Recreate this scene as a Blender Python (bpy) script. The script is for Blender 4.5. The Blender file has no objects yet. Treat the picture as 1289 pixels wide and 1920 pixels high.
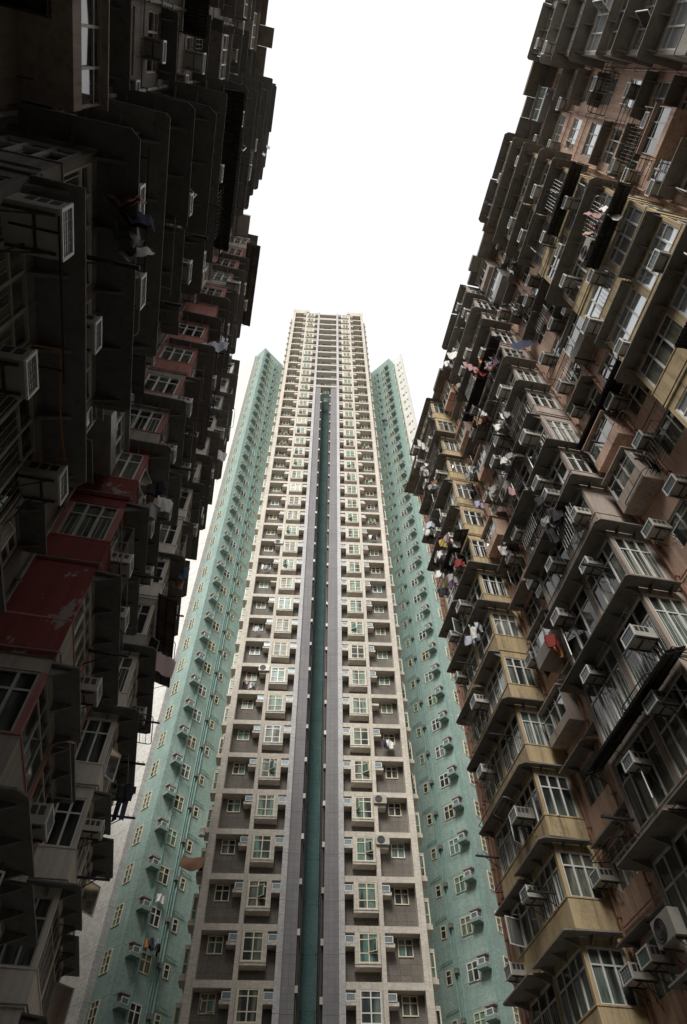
import bpy, math, random
from mathutils import Matrix, Vector
random.seed(7)
C = bpy.context.scene.collection
R = math.radians

# ------------------------------------------------------------------ mesh building helpers
class MB:
    """collects quads, boxes, tubes and prisms; build() links them as ONE mesh object"""
    def __init__(s, T=None): s.v = []; s.f = []; s.m = []; s.T = T
    def add(s, vs, fs, mi=0):
        b = len(s.v)
        s.v += [tuple(s.T(*p)) if s.T else tuple(p) for p in vs]
        for f in fs: s.f.append([b+i for i in f]); s.m.append(mi)
    def box(s, x0, x1, y0, y1, z0, z1, mi=0):
        if x0 > x1: x0, x1 = x1, x0
        if y0 > y1: y0, y1 = y1, y0
        s.add([(x0,y0,z0),(x1,y0,z0),(x1,y1,z0),(x0,y1,z0),(x0,y0,z1),(x1,y0,z1),(x1,y1,z1),(x0,y1,z1)],
              [(0,3,2,1),(4,5,6,7),(0,1,5,4),(1,2,6,5),(2,3,7,6),(3,0,4,7)], mi)
    def quad(s, a, b, c, d, mi=0): s.add([a,b,c,d], [(0,1,2,3)], mi)
    def tube(s, pts, r, n=6, mi=0):
        pts = [Vector(p) for p in pts]; rings = []
        for i, p in enumerate(pts):
            t = (pts[min(i+1,len(pts)-1)] - pts[max(i-1,0)]).normalized()
            a = Vector((0,0,1)) if abs(t.z) < .9 else Vector((1,0,0))
            u = t.cross(a).normalized(); w = t.cross(u)
            rings.append([p + r*(math.cos(2*math.pi*k/n)*u + math.sin(2*math.pi*k/n)*w) for k in range(n)])
        vs = [v for g in rings for v in g]; fs = []
        for i in range(len(pts)-1):
            for k in range(n):
                fs.append((i*n+k, i*n+(k+1)%n, (i+1)*n+(k+1)%n, (i+1)*n+k))
        fs += [tuple(range(n-1,-1,-1)), tuple(range((len(pts)-1)*n, len(pts)*n))]
        s.add(vs, fs, mi)
    def prism(s, poly, z0, z1, mi=0, slope=None):
        n = len(poly); sl = slope or (lambda x, y: 0)
        vs = [(x,y,z0+sl(x,y)) for x,y in poly] + [(x,y,z1+sl(x,y)) for x,y in poly]
        fs = [tuple(range(n-1,-1,-1)), tuple(range(n,2*n))] + [(i,(i+1)%n,n+(i+1)%n,n+i) for i in range(n)]
        s.add(vs, fs, mi)
    def mesh(s, name, mats):
        me = bpy.data.meshes.new(name); me.from_pydata(s.v, [], s.f)
        for m in (mats if isinstance(mats, (list,tuple)) else [mats]): me.materials.append(m)
        if any(s.m): me.polygons.foreach_set('material_index', s.m)
        me.update(); return me
    def build(s, name, mats, parent=None, loc=(0,0,0), rz=0):
        return link(name, s.mesh(name, mats), parent, loc, rz)
def link(name, me, parent=None, loc=(0,0,0), rz=0):
    o = bpy.data.objects.new(name, me); C.objects.link(o)
    o.location = loc; o.rotation_euler = (0,0,rz)
    if parent: o.parent = parent
    return o
def tag(o, label, cat, group=None):
    o['label'] = label; o['category'] = cat
    if group: o['group'] = group
    return o
def thing(name, label, cat, loc=(0,0,0), rz=0, group=None):
    return tag(link(name, None, None, loc, rz), label, cat, group)
def walls_with_holes(mb, u0, u1, z0, z1, d, holes, depth, mi=0):
    """vertical wall sheet at y=-d with rectangular openings and reveals of the given depth"""
    us = sorted({u0,u1,*[h[0] for h in holes],*[h[1] for h in holes]})
    zs = sorted({z0,z1,*[h[2] for h in holes],*[h[3] for h in holes]})
    for i in range(len(us)-1):
        for j in range(len(zs)-1):
            cu, cz = (us[i]+us[i+1])/2, (zs[j]+zs[j+1])/2
            if any(h[0]<cu<h[1] and h[2]<cz<h[3] for h in holes): continue
            mb.quad((us[i],-d,zs[j]),(us[i+1],-d,zs[j]),(us[i+1],-d,zs[j+1]),(us[i],-d,zs[j+1]), mi)
    for a,b,c,e in holes:
        y0,y1 = -d, -d+depth
        mb.quad((a,y0,c),(b,y0,c),(b,y1,c),(a,y1,c),mi); mb.quad((a,y0,e),(a,y1,e),(b,y1,e),(b,y0,e),mi)
        mb.quad((a,y0,c),(a,y1,c),(a,y1,e),(a,y0,e),mi); mb.quad((b,y0,c),(b,y0,e),(b,y1,e),(b,y1,c),mi)

# ------------------------------------------------------------------ materials
def nodes(name):
    m = bpy.data.materials.new(name); m.use_nodes = True
    nt = m.node_tree; return m, nt, nt.nodes, nt.links, nt.nodes['Principled BSDF']
def N(nt, typ, **kw):
    n = nt.nodes.new(typ)
    for k, v in kw.items():
        if k.startswith('_'): setattr(n, k[1:], v)
        else:
            key = k.replace('__',' ')
            n.inputs[int(key[1:]) if key[0]=='i' and key[1:].isdigit() else key].default_value = v
    return n
def rgb(c): return (c[0],c[1],c[2],1)
def mixc(nt, fac, a, b, mode='MIX'):
    n = nt.nodes.new('ShaderNodeMix'); n.data_type = 'RGBA'; n.blend_type = mode
    for s, v in ((0,fac),(6,a),(7,b)):
        if hasattr(v,'links'): nt.links.new(v, n.inputs[s])
        else: n.inputs[s].default_value = v if s==0 else rgb(v)
    return n.outputs[2]
def ramp(nt, sock, p0, p1, c0=(0,0,0), c1=(1,1,1)):
    n = nt.nodes.new('ShaderNodeValToRGB'); e = n.color_ramp.elements
    e[0].position, e[1].position = p0, p1; e[0].color, e[1].color = rgb(c0), rgb(c1)
    nt.links.new(sock, n.inputs[0]); return n.outputs[0]
def wall_mat(name, col, dirt=(.09,.08,.07), amount=.55, streak=True, peel=None, peel_at=.62, joints=None, tile=None, rough=.9, spec=.25, var=.12, obj_var=0, bump=.25):
    m, nt, nd, lk, bs = nodes(name)
    tc = N(nt,'ShaderNodeTexCoord')
    n1 = N(nt,'ShaderNodeTexNoise',Scale=.45,Detail=6.,Roughness=.65); lk.new(tc.outputs['Object'], n1.inputs['Vector'])
    mp = N(nt,'ShaderNodeMapping'); mp.inputs['Scale'].default_value = (2.6,2.6,.22); lk.new(tc.outputs['Object'], mp.inputs['Vector'])
    n2 = N(nt,'ShaderNodeTexNoise',Scale=1.,Detail=5.,Roughness=.7); lk.new(mp.outputs[0], n2.inputs['Vector'])
    n3 = N(nt,'ShaderNodeTexNoise',Scale=9.,Detail=8.,Roughness=.7); lk.new(tc.outputs['Object'], n3.inputs['Vector'])
    c = mixc(nt, ramp(nt,n1.outputs[0],.3,.72), tuple(x*(1-var) for x in col), tuple(min(.9,x*(1+var)) for x in col))
    if obj_var:
        oi = N(nt,'ShaderNodeObjectInfo')
        c = mixc(nt, oi.outputs['Random'], c, mixc(nt, 1.0, c, (1-obj_var,)*3, 'MULTIPLY'))
    if tile:
        sx, sz, lines = tile[:3]
        sp = N(nt,'ShaderNodeSeparateXYZ'); lk.new(tc.outputs['Object'], sp.inputs[0])
        ad = N(nt,'ShaderNodeMath',_operation='ADD'); lk.new(sp.outputs[0],ad.inputs[0]); lk.new(sp.outputs[1],ad.inputs[1])
        cb = N(nt,'ShaderNodeCombineXYZ'); lk.new(ad.outputs[0],cb.inputs[0]); lk.new(sp.outputs[2],cb.inputs[1])
        br = N(nt,'ShaderNodeTexBrick',Scale=1.,Mortar__Size=.012); br.offset = 0
        br.inputs['Brick Width'].default_value = sx; br.inputs['Row Height'].default_value = sz
        tv = tile[3] if len(tile)>3 else .05; br.inputs['Color1'].default_value = (1-tv,)*3+(1,); br.inputs['Color2'].default_value = (1+tv*.8,)*3+(1,); br.inputs['Mortar'].default_value = (lines,lines,lines,1)
        lk.new(cb.outputs[0], br.inputs['Vector'])
        c = mixc(nt, 1., c, br.outputs[0], 'MULTIPLY')
        b2 = N(nt,'ShaderNodeTexBrick',Scale=1.,Mortar__Size=.014); b2.offset = 0
        b2.inputs['Brick Width'].default_value = sx/6; b2.inputs['Row Height'].default_value = sz/7
        b2.inputs['Color1'].default_value = (.8,.8,.8,1); b2.inputs['Color2'].default_value = (1.2,1.2,1.2,1); b2.inputs['Mortar'].default_value = (lines*1.15,)*3+(1,)
        lk.new(cb.outputs[0], b2.inputs['Vector'])
        c = mixc(nt, .8, c, b2.outputs[0], 'MULTIPLY')
    if joints:
        sp = N(nt,'ShaderNodeSeparateXYZ'); lk.new(tc.outputs['Object'], sp.inputs[0])
        a = N(nt,'ShaderNodeMath',_operation='SUBTRACT',i1=joints[0]-joints[1]*60); lk.new(sp.outputs[2], a.inputs[0])
        b = N(nt,'ShaderNodeMath',_operation='MODULO',i1=joints[1]); lk.new(a.outputs[0], b.inputs[0])
        g = N(nt,'ShaderNodeMath',_operation='LESS_THAN',i1=.035); lk.new(b.outputs[0], g.inputs[0])
        k = N(nt,'ShaderNodeMath',_operation='MULTIPLY',i1=.65); lk.new(g.outputs[0], k.inputs[0])
        c = mixc(nt, k.outputs[0], c, tuple(x*.3 for x in col))
    if peel:
        pn = N(nt,'ShaderNodeTexNoise',Scale=1.3,Detail=9.,Roughness=.62); lk.new(tc.outputs['Object'], pn.inputs['Vector'])
        c = mixc(nt, ramp(nt,pn.outputs[0],peel_at,peel_at+.025), c, peel)
    if streak:
        mp2 = N(nt,'ShaderNodeMapping'); mp2.inputs['Scale'].default_value = (7.,7.,.35); lk.new(tc.outputs['Object'], mp2.inputs['Vector'])
        n4 = N(nt,'ShaderNodeTexNoise',Scale=1.,Detail=4.,Roughness=.6); lk.new(mp2.outputs[0], n4.inputs['Vector'])
        f = mixc(nt, 1., ramp(nt,n2.outputs[0],.42,.78), ramp(nt,n3.outputs[0],.3,.6), 'MULTIPLY')
        f = mixc(nt, 1., f, ramp(nt,n4.outputs[0],.52,.75,(0,0,0),(.55,.55,.55)), 'ADD')
        k = N(nt,'ShaderNodeMath',_operation='MULTIPLY',i1=amount); lk.new(f, k.inputs[0])
        c = mixc(nt, k.outputs[0], c, dirt)
    lk.new(c, bs.inputs['Base Color']); bs.inputs['Roughness'].default_value = rough; bs.inputs['Specular IOR Level'].default_value = spec
    bp = N(nt,'ShaderNodeBump',Strength=bump if not (tile or joints) else .05,Distance=.02); lk.new(n3.outputs[0], bp.inputs['Height']); lk.new(bp.outputs[0], bs.inputs['Normal'])
    return m
def plain(name, col, rough=.6, metal=0., var=.25, scale=3., obj_var=0.):
    m, nt, nd, lk, bs = nodes(name)
    tc = N(nt,'ShaderNodeTexCoord'); n1 = N(nt,'ShaderNodeTexNoise',Scale=scale,Detail=5.,Roughness=.65)
    lk.new(tc.outputs['Object'], n1.inputs['Vector'])
    c = mixc(nt, ramp(nt,n1.outputs[0],.32,.7), tuple(x*(1-var) for x in col), tuple(min(.92,x*(1+var)) for x in col))
    if obj_var:
        oi = N(nt,'ShaderNodeObjectInfo'); c = mixc(nt, oi.outputs['Random'], c, mixc(nt,1.,c,(1-obj_var,)*3,'MULTIPLY'))
    lk.new(c, bs.inputs['Base Color']); bs.inputs['Roughness'].default_value = rough; bs.inputs['Metallic'].default_value = metal
    return m
def glass_mat(name, dark, pale, bias, tint=None, spec=.5, coat=.6, ior=2.1, rough=.06):
    """window glass: glossy outer skin over what hangs behind it (folded curtains, dim room)"""
    m, nt, nd, lk, bs = nodes(name)
    tc = N(nt,'ShaderNodeTexCoord'); oi = N(nt,'ShaderNodeObjectInfo')
    sp = N(nt,'ShaderNodeSeparateXYZ'); lk.new(tc.outputs['Object'], sp.inputs[0])
    ad = N(nt,'ShaderNodeMath',_operation='ADD'); lk.new(sp.outputs[0],ad.inputs[0]); lk.new(sp.outputs[1],ad.inputs[1])
    mz = N(nt,'ShaderNodeMath',_operation='MULTIPLY',i1=.12); lk.new(sp.outputs[2], mz.inputs[0])
    cb = N(nt,'ShaderNodeCombineXYZ'); lk.new(ad.outputs[0],cb.inputs[0]); lk.new(mz.outputs[0],cb.inputs[1])
    k = N(nt,'ShaderNodeMath',_operation='MULTIPLY',i1=37.); lk.new(oi.outputs['Random'],k.inputs[0]); lk.new(k.outputs[0],cb.inputs[2])
    folds = N(nt,'ShaderNodeTexNoise',Scale=13.,Detail=2.,Roughness=.5); lk.new(cb.outputs[0], folds.inputs['Vector'])
    big = N(nt,'ShaderNodeTexNoise',Scale=1.5,Detail=1.,Roughness=.5); lk.new(cb.outputs[0], big.inputs['Vector'])
    cur = mixc(nt, ramp(nt,folds.outputs[0],.3,.7), tuple(x*.4 for x in pale), pale)
    hue = mixc(nt, oi.outputs['Random'], (1,.95,.85), tint or (.8,1,.95))
    cur = mixc(nt, 1., cur, hue, 'MULTIPLY')
    c = mixc(nt, ramp(nt,big.outputs[0],bias-.05,bias+.05), dark, cur)
    lk.new(c, bs.inputs['Base Color']); bs.inputs['Roughness'].default_value = rough
    bs.inputs['IOR'].default_value = ior; bs.inputs['Specular IOR Level'].default_value = spec; bs.inputs['Coat Weight'].default_value = coat; bs.inputs['Coat Roughness'].default_value = .03
    return m
M = {}
M['concrete']   = wall_mat('grimy_concrete',(.16,.15,.135),amount=.7,dirt=(.045,.04,.035))
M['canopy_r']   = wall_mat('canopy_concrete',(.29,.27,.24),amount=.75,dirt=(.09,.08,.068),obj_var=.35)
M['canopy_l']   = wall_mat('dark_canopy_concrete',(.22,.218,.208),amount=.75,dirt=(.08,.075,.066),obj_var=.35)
M['pink']       = wall_mat('salmon_render',(.64,.45,.35),amount=.8,dirt=(.13,.085,.06),peel=(.36,.31,.27),peel_at=.68)
M['yellow']     = wall_mat('yellow_render',(.54,.425,.255),amount=.9,dirt=(.12,.095,.06),peel=(.30,.26,.2),peel_at=.67)
M['beige']      = wall_mat('beige_render',(.44,.37,.32),amount=.85,dirt=(.12,.10,.085))
M['greyb']      = wall_mat('grey_render',(.36,.335,.30),amount=.6,dirt=(.09,.08,.07))
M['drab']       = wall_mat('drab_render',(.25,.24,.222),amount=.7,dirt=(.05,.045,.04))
M['white']      = wall_mat('off_white_render',(.70,.66,.59),amount=.4,dirt=(.13,.115,.095))
M['red']        = wall_mat('peeling_red_render',(.21,.055,.048),amount=.75,dirt=(.05,.025,.022),peel=(.30,.27,.25),peel_at=.575)
M['salmonred']  = wall_mat('faded_red_render',(.42,.19,.165),amount=.65,dirt=(.11,.06,.05),peel=(.33,.29,.26),peel_at=.61)
M['frame_w']    = plain('aluminium_frame',(.72,.72,.69),.4,.0,.1)
M['frame_d']    = plain('dull_frame',(.40,.39,.37),.5,.1,.2)
M['frame_c']    = plain('cream_frame',(.66,.60,.44),.5,0,.08)
M['steel']      = plain('rusty_steel',(.075,.06,.05),.6,.3,.4,9.)
M['black']      = plain('black_iron',(.025,.025,.025),.6,.3,.3)
M['galv']       = plain('galvanised_steel',(.30,.30,.29),.45,.5,.2)
M['sheet']      = plain('dark_corrugated_sheet',(.075,.068,.058),.6,.2,.35,2.)
M['sheet_l']    = plain('weathered_corrugated_sheet',(.16,.135,.105),.7,.1,.35,2.)
M['pipe_pink']  = plain('painted_pipe',(.30,.16,.11),.55,0,.3)
M['pipe_grey']  = plain('grey_pipe',(.2,.19,.17),.55,0,.3)
M['pipe_teal']  = plain('teal_pipe',(.22,.36,.33),.5,0,.2)
M['pipe_brown'] = plain('brown_pipe',(.05,.04,.035),.5,0,.3)
M['ac']         = plain('air_conditioner_casing',(.50,.48,.43),.5,.05,.12,4.,.55)
M['ac_grille']  = plain('air_conditioner_grille',(.13,.20,.24),.3,.3,.3,14.)
M['ac_dark']    = plain('air_conditioner_louvre',(.03,.03,.03),.6,0,.2)
M['glass_a']    = glass_mat('curtained_glass',(.02,.024,.024),(.22,.22,.195),.42)
M['glass_b']    = glass_mat('dim_glass',(.015,.018,.018),(.12,.125,.11),.5)
M['glass_al']   = glass_mat('low_curtained_glass',(.03,.034,.034),(.23,.235,.21),.4,None,.3,.05,1.5)
M['glass_bl']   = glass_mat('low_dim_glass',(.02,.023,.023),(.14,.145,.13),.48,None,.3,.05,1.5)
M['glass_t']    = glass_mat('green_curtain_glass',(.02,.028,.028),(.19,.30,.27),.42,(.75,1,.95),.25,.0,1.45,.28)
M['glass_u']    = glass_mat('tower_glass',(.025,.03,.03),(.22,.24,.21),.5,(.8,1,.95),.25,.0,1.45,.28)
M['glass_w']    = glass_mat('tower_white_blind',(.35,.35,.33),(.55,.55,.5),.4,(.9,1,.98),.25,.0,1.45,.28)
M['glass_p']    = glass_mat('pale_blind_glass',(.12,.12,.115),(.34,.34,.32),.45)
def film_glass(name, metal, base):
    m, nt, nd, lk, bs = nodes(name)
    tc = N(nt,'ShaderNodeTexCoord'); n1 = N(nt,'ShaderNodeTexNoise',Scale=2.2,Detail=3.); lk.new(tc.outputs['Object'],n1.inputs['Vector'])
    lk.new(mixc(nt,n1.outputs[0],tuple(x*.75 for x in base),base),bs.inputs['Base Color']); bs.inputs['Metallic'].default_value = metal; bs.inputs['Roughness'].default_value = .05
    return m
M['glass_f'] = film_glass('sun_film_glass',.6,(.62,.66,.68))
M['glass_m'] = film_glass('mirror_film_glass',.95,(.85,.87,.88))
# tower
M['frame']      = wall_mat('beige_tower_frame',(.55,.512,.445),amount=.5,dirt=(.22,.185,.155),tile=(1.4,.6,.93),var=.06)
M['tile']       = wall_mat('brown_mosaic_panel',(.20,.183,.16),amount=.45,dirt=(.10,.085,.075),tile=(.62,.56,.6,.12),var=.12)
M['lav']        = wall_mat('lilac_grey_pillar',(.47,.465,.46),amount=.35,dirt=(.22,.21,.21),joints=(19.57-2.62+1.7,2.8),tile=(1.2,.7,.9),var=.06)
M['gtile']      = wall_mat('grey_mosaic_flank',(.25,.247,.255),amount=.3,dirt=(.12,.115,.11),joints=(18.65,2.8),tile=(.35,.35,.7),var=.08)
M['teal']       = wall_mat('teal_mosaic',(.285,.395,.36),amount=.65,dirt=(.15,.18,.16),joints=(19.13,2.8),tile=(.9,.7,.9),var=.10)
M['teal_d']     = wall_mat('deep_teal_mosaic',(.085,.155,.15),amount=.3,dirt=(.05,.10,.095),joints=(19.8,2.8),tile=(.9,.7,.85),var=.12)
M['plainwall']  = wall_mat('pale_grey_tiled_wall',(.68,.665,.63),amount=.08,dirt=(.34,.32,.29),joints=(19.13,2.8),tile=(1.5,.93,.86),var=.03)
M['greystrip']  = wall_mat('grey_tiled_strip',(.44,.43,.42),amount=.2,dirt=(.2,.19,.18),joints=(19.13,2.8),tile=(1.5,.93,.92),var=.06)
M['teal_ledge'] = plain('teal_ledge',(.20,.29,.26),.8,0,.15)
M['grey_ledge'] = plain('grey_ledge',(.30,.29,.27),.85,0,.2)

# ------------------------------------------------------------------ shared window and air-conditioner meshes
def window_mesh(w, h, cols, rows, bar=.05, depth=.07, mat='frame_w', grille=False, seed=0):
    """frame with mullions and transoms (origin: bottom left of the opening, outer face at y=-depth)"""
    rd = random.Random(seed)
    f = MB(); p = MB()
    f.box(0,w,-depth,0,0,bar); f.box(0,w,-depth,0,h-bar,h); f.box(0,bar,-depth,0,bar,h-bar); f.box(w-bar,w,-depth,0,bar,h-bar)
    xs = [0]+[sum(cols[:i+1])/sum(cols)*w for i in range(len(cols))]
    zs = [0]+[sum(rows[:i+1])/sum(rows)*h for i in range(len(rows))]
    for x in xs[1:-1]: f.box(x-bar*.6,x+bar*.6,-depth+.004,0,bar,h-bar)
    for z in zs[1:-1]:
        for i in range(len(xs)-1): f.box(xs[i]+bar*.6,xs[i+1]-bar*.6,-depth+.008,0,z-bar*.5,z+bar*.5)
    if grille:
        n = max(2,int(w/.14))
        for i in range(1,n): f.box(w*i/n-.006,w*i/n+.006,-depth+.03,-depth+.042,bar,h*.7)
    for i in range(len(xs)-1):
        for j in range(len(zs)-1):
            a,b = rd.uniform(-.012,.012), rd.uniform(-.012,.012)
            y = -.025
            p.quad((xs[i]+.01,y+a,zs[j]+.01),(xs[i+1]-.01,y-a,zs[j]+.01),(xs[i+1]-.01,y-a+b,zs[j+1]-.01),(xs[i]+.01,y+a+b,zs[j+1]-.01))
    return f.mesh('window', M[mat]), p
_wc = {}
def window(name, key, w, h, cols, rows, parent, loc, rz, glass='glass_a', **kw):
    v = random.randrange(3); k = (key, v, glass, round(w,2), round(h,2), kw.get('mat'), kw.get('grille'))
    if k not in _wc:
        f, p = window_mesh(w,h,cols,rows,seed=v*17+3,**kw)
        _wc[k] = (f, p.mesh('pane', M[glass]))
    f, p = _wc[k]
    o = link(name, f, parent, loc, rz); link('pane', p, o); return o
def sash(parent, w, h, x, z, ang, glass, mat='frame_w'):
    """an opened casement hinged on the window frame"""
    f = MB(); b = .035
    f.box(0,w,-.03,0,0,b); f.box(0,w,-.03,0,h-b,h); f.box(0,b,-.03,0,b,h-b); f.box(w-b,w,-.03,0,b,h-b)
    f.quad((b,-.015,b),(w-b,-.015,b),(w-b,-.015,h-b),(b,-.015,h-b),1)
    o = f.build('open_sash',[M[mat],M[glass]],parent,(x,-.075,z),ang); return o
def ac_meshes():
    out = []
    for w,h,d in ((.56,.38,.56),(.60,.41,.62),(.50,.36,.5)):
        c = MB(); c.box(-w/2,w/2,-d,.12,0,h)
        for s in (-1,1):                                            # dark louvres in the sides
            for q in range(3):
                y = -d+.07+q*.15
                c.box(s*w/2,s*(w/2+.006),y,y+.11,h*.45,h*.88,1)
        c.box(-w/2-.012,w/2+.012,-d-.03,-d,0,.035,2); c.box(-w/2-.012,w/2+.012,-d-.03,-d,h-.035,h+.01,2)
        c.box(-w/2-.012,-w/2+.03,-d-.03,-d,.035,h-.035,2); c.box(w/2-.03,w/2+.012,-d-.03,-d,.035,h-.035,2)
        g = MB(); g.box(-w/2+.03,w/2-.03,-d-.008,-d,.035,h-.035)
        for q in range(1,4): g.box(-w/2+.03,w/2-.03,-d-.016,-d-.009,.035+q*(h-.07)/4-.005,.035+q*(h-.07)/4+.005,1)
        for q in range(1,4): 
            x = -w/2+.03+q*(w-.06)/4; g.box(x-.004,x+.004,-d-.022,-d-.017,.035,h-.035,1)
        b = MB()
        for s in (-1,1):
            x = s*w*.38
            b.box(x-.015,x+.015,-d+.05,.14,-.035,-.004); b.tube([(x,-d+.12,-.03),(x,.1,-.38)],.013,5)
        b.tube([(w*.3,-d*.3,-.01),(w*.32,-d*.2,-.3),(w*.42,.02,-.75)],.012,5)
        b.box(-w*.38,w*.38,-d*.55,-d*.55+.03,-.034,-.005); b.tube([(w*.38,-d*.3,-.01),(w*.3,-d*.3,-.01)],.012,5)
        out.append((c.mesh('air_conditioner',[M['ac'],M['ac_dark'],M['frame_w']]), g.mesh('grille',[M['ac_grille'],M['ac']]), b.mesh('bracket',M['steel'])))
    return out
AC = ac_meshes()
def fan_unit_mesh():
    c = MB(); w,h,d = .85,.6,.3
    c.box(-w/2,w/2,-d-.25,-.25,0,h)
    g = MB(); cx,cz,r = -.1,h/2,.24
    ring = [(cx+r*math.cos(a*math.pi/12),-d-.262,cz+r*math.sin(a*math.pi/12)) for a in range(25)]
    g.tube(ring,.012,5); g.add([(cx+r*.97*math.cos(a*math.pi/12),-d-.256,cz+r*.97*math.sin(a*math.pi/12)) for a in range(24)],[tuple(range(24))])
    for q in (.4,.7):
        g.tube([(cx+r*q*math.cos(a*math.pi/12),-d-.262,cz+r*q*math.sin(a*math.pi/12)) for a in range(25)],.006,4)
    b = MB(); 
    for s in (-.3,.3): b.box(s-.02,s+.02,-d-.28,0,-.05,-.004); b.tube([(s,-d-.2,-.04),(s,0,-.4)],.015,5)
    return c.mesh('fan_unit',M['ac']), g.mesh('fan_grille',M['ac_dark']), b.mesh('bracket',M['steel'])
FAN = fan_unit_mesh()

# ------------------------------------------------------------------ the two old blocks
FL = 2.9; ROOF = 49.0; NF = 16
BAYS = [(19.8,24.3),(10.95,15.4),(2.0,6.5),(-7.0,-2.45)]           # along the courtyard (world y)
BD = 1.5                                                            # how far a bay stands out from the wall
zt = lambda k: ROOF - FL*k                                          # canopy level k storeys below the roof
ORD = ['top','first','second','third','fourth','fifth','sixth','seventh','eighth','ninth','tenth','eleventh','twelfth','thirteenth','fourteenth','fifteenth','sixteenth','seventeenth','eighteenth','nineteenth','twentieth']
ORD += ['twenty-'+x for x in ORD[1:10]] + ['thirtieth'] + ['thirty-'+x for x in ORD[1:10]] + ['fortieth','forty-first','forty-second','forty-third']
def ordinal(n): return ORD[n] if n else 'top'
def storey(n): return 'top storey' if n <= 0 else ordinal(n)+' storey down'

class Side:
    def __init__(s, name, sgn):
        s.sgn = sgn                                                  # +1: left block (faces +x, u=y); -1: right block (faces -x, u=-y)
        s.x0 = -5.0 if sgn > 0 else 12.9
        s.rz = R(90) if sgn > 0 else R(-90)
    def u(s, y): return s.sgn*y
    def W(s, y, d, z): return (s.x0 + s.sgn*d, y, z)                 # world point d metres out from the wall
    def span(s, y0, y1): return tuple(sorted((s.u(y0), s.u(y1))))
LEFT, RIGHT = Side('left',1), Side('right',-1)
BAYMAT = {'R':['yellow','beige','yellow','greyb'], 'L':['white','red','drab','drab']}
BAYNAME = {'R':['far yellow bay','beige bay','near yellow bay','grey bay'], 'L':['off-white bay','red bay','near grey bay','overhead grey bay']}
def place_name(side, y):
    A = 'R' if side is RIGHT else 'L'
    for i,(a,b) in enumerate(BAYS):
        if a-.05 <= y <= b+.05: return BAYNAME[A][i]
    if y > BAYS[0][1]: return 'far end wall'
    if y > BAYS[1][1]: return 'far recess'
    if y > BAYS[2][1]: return 'middle recess'
    if y > BAYS[3][1]: return 'near recess'
    return 'rearmost wall'
def block_name(side): return "right block's" if side is RIGHT else "left block's"
awning_spots = {'R':set(), 'L':set()}

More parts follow.
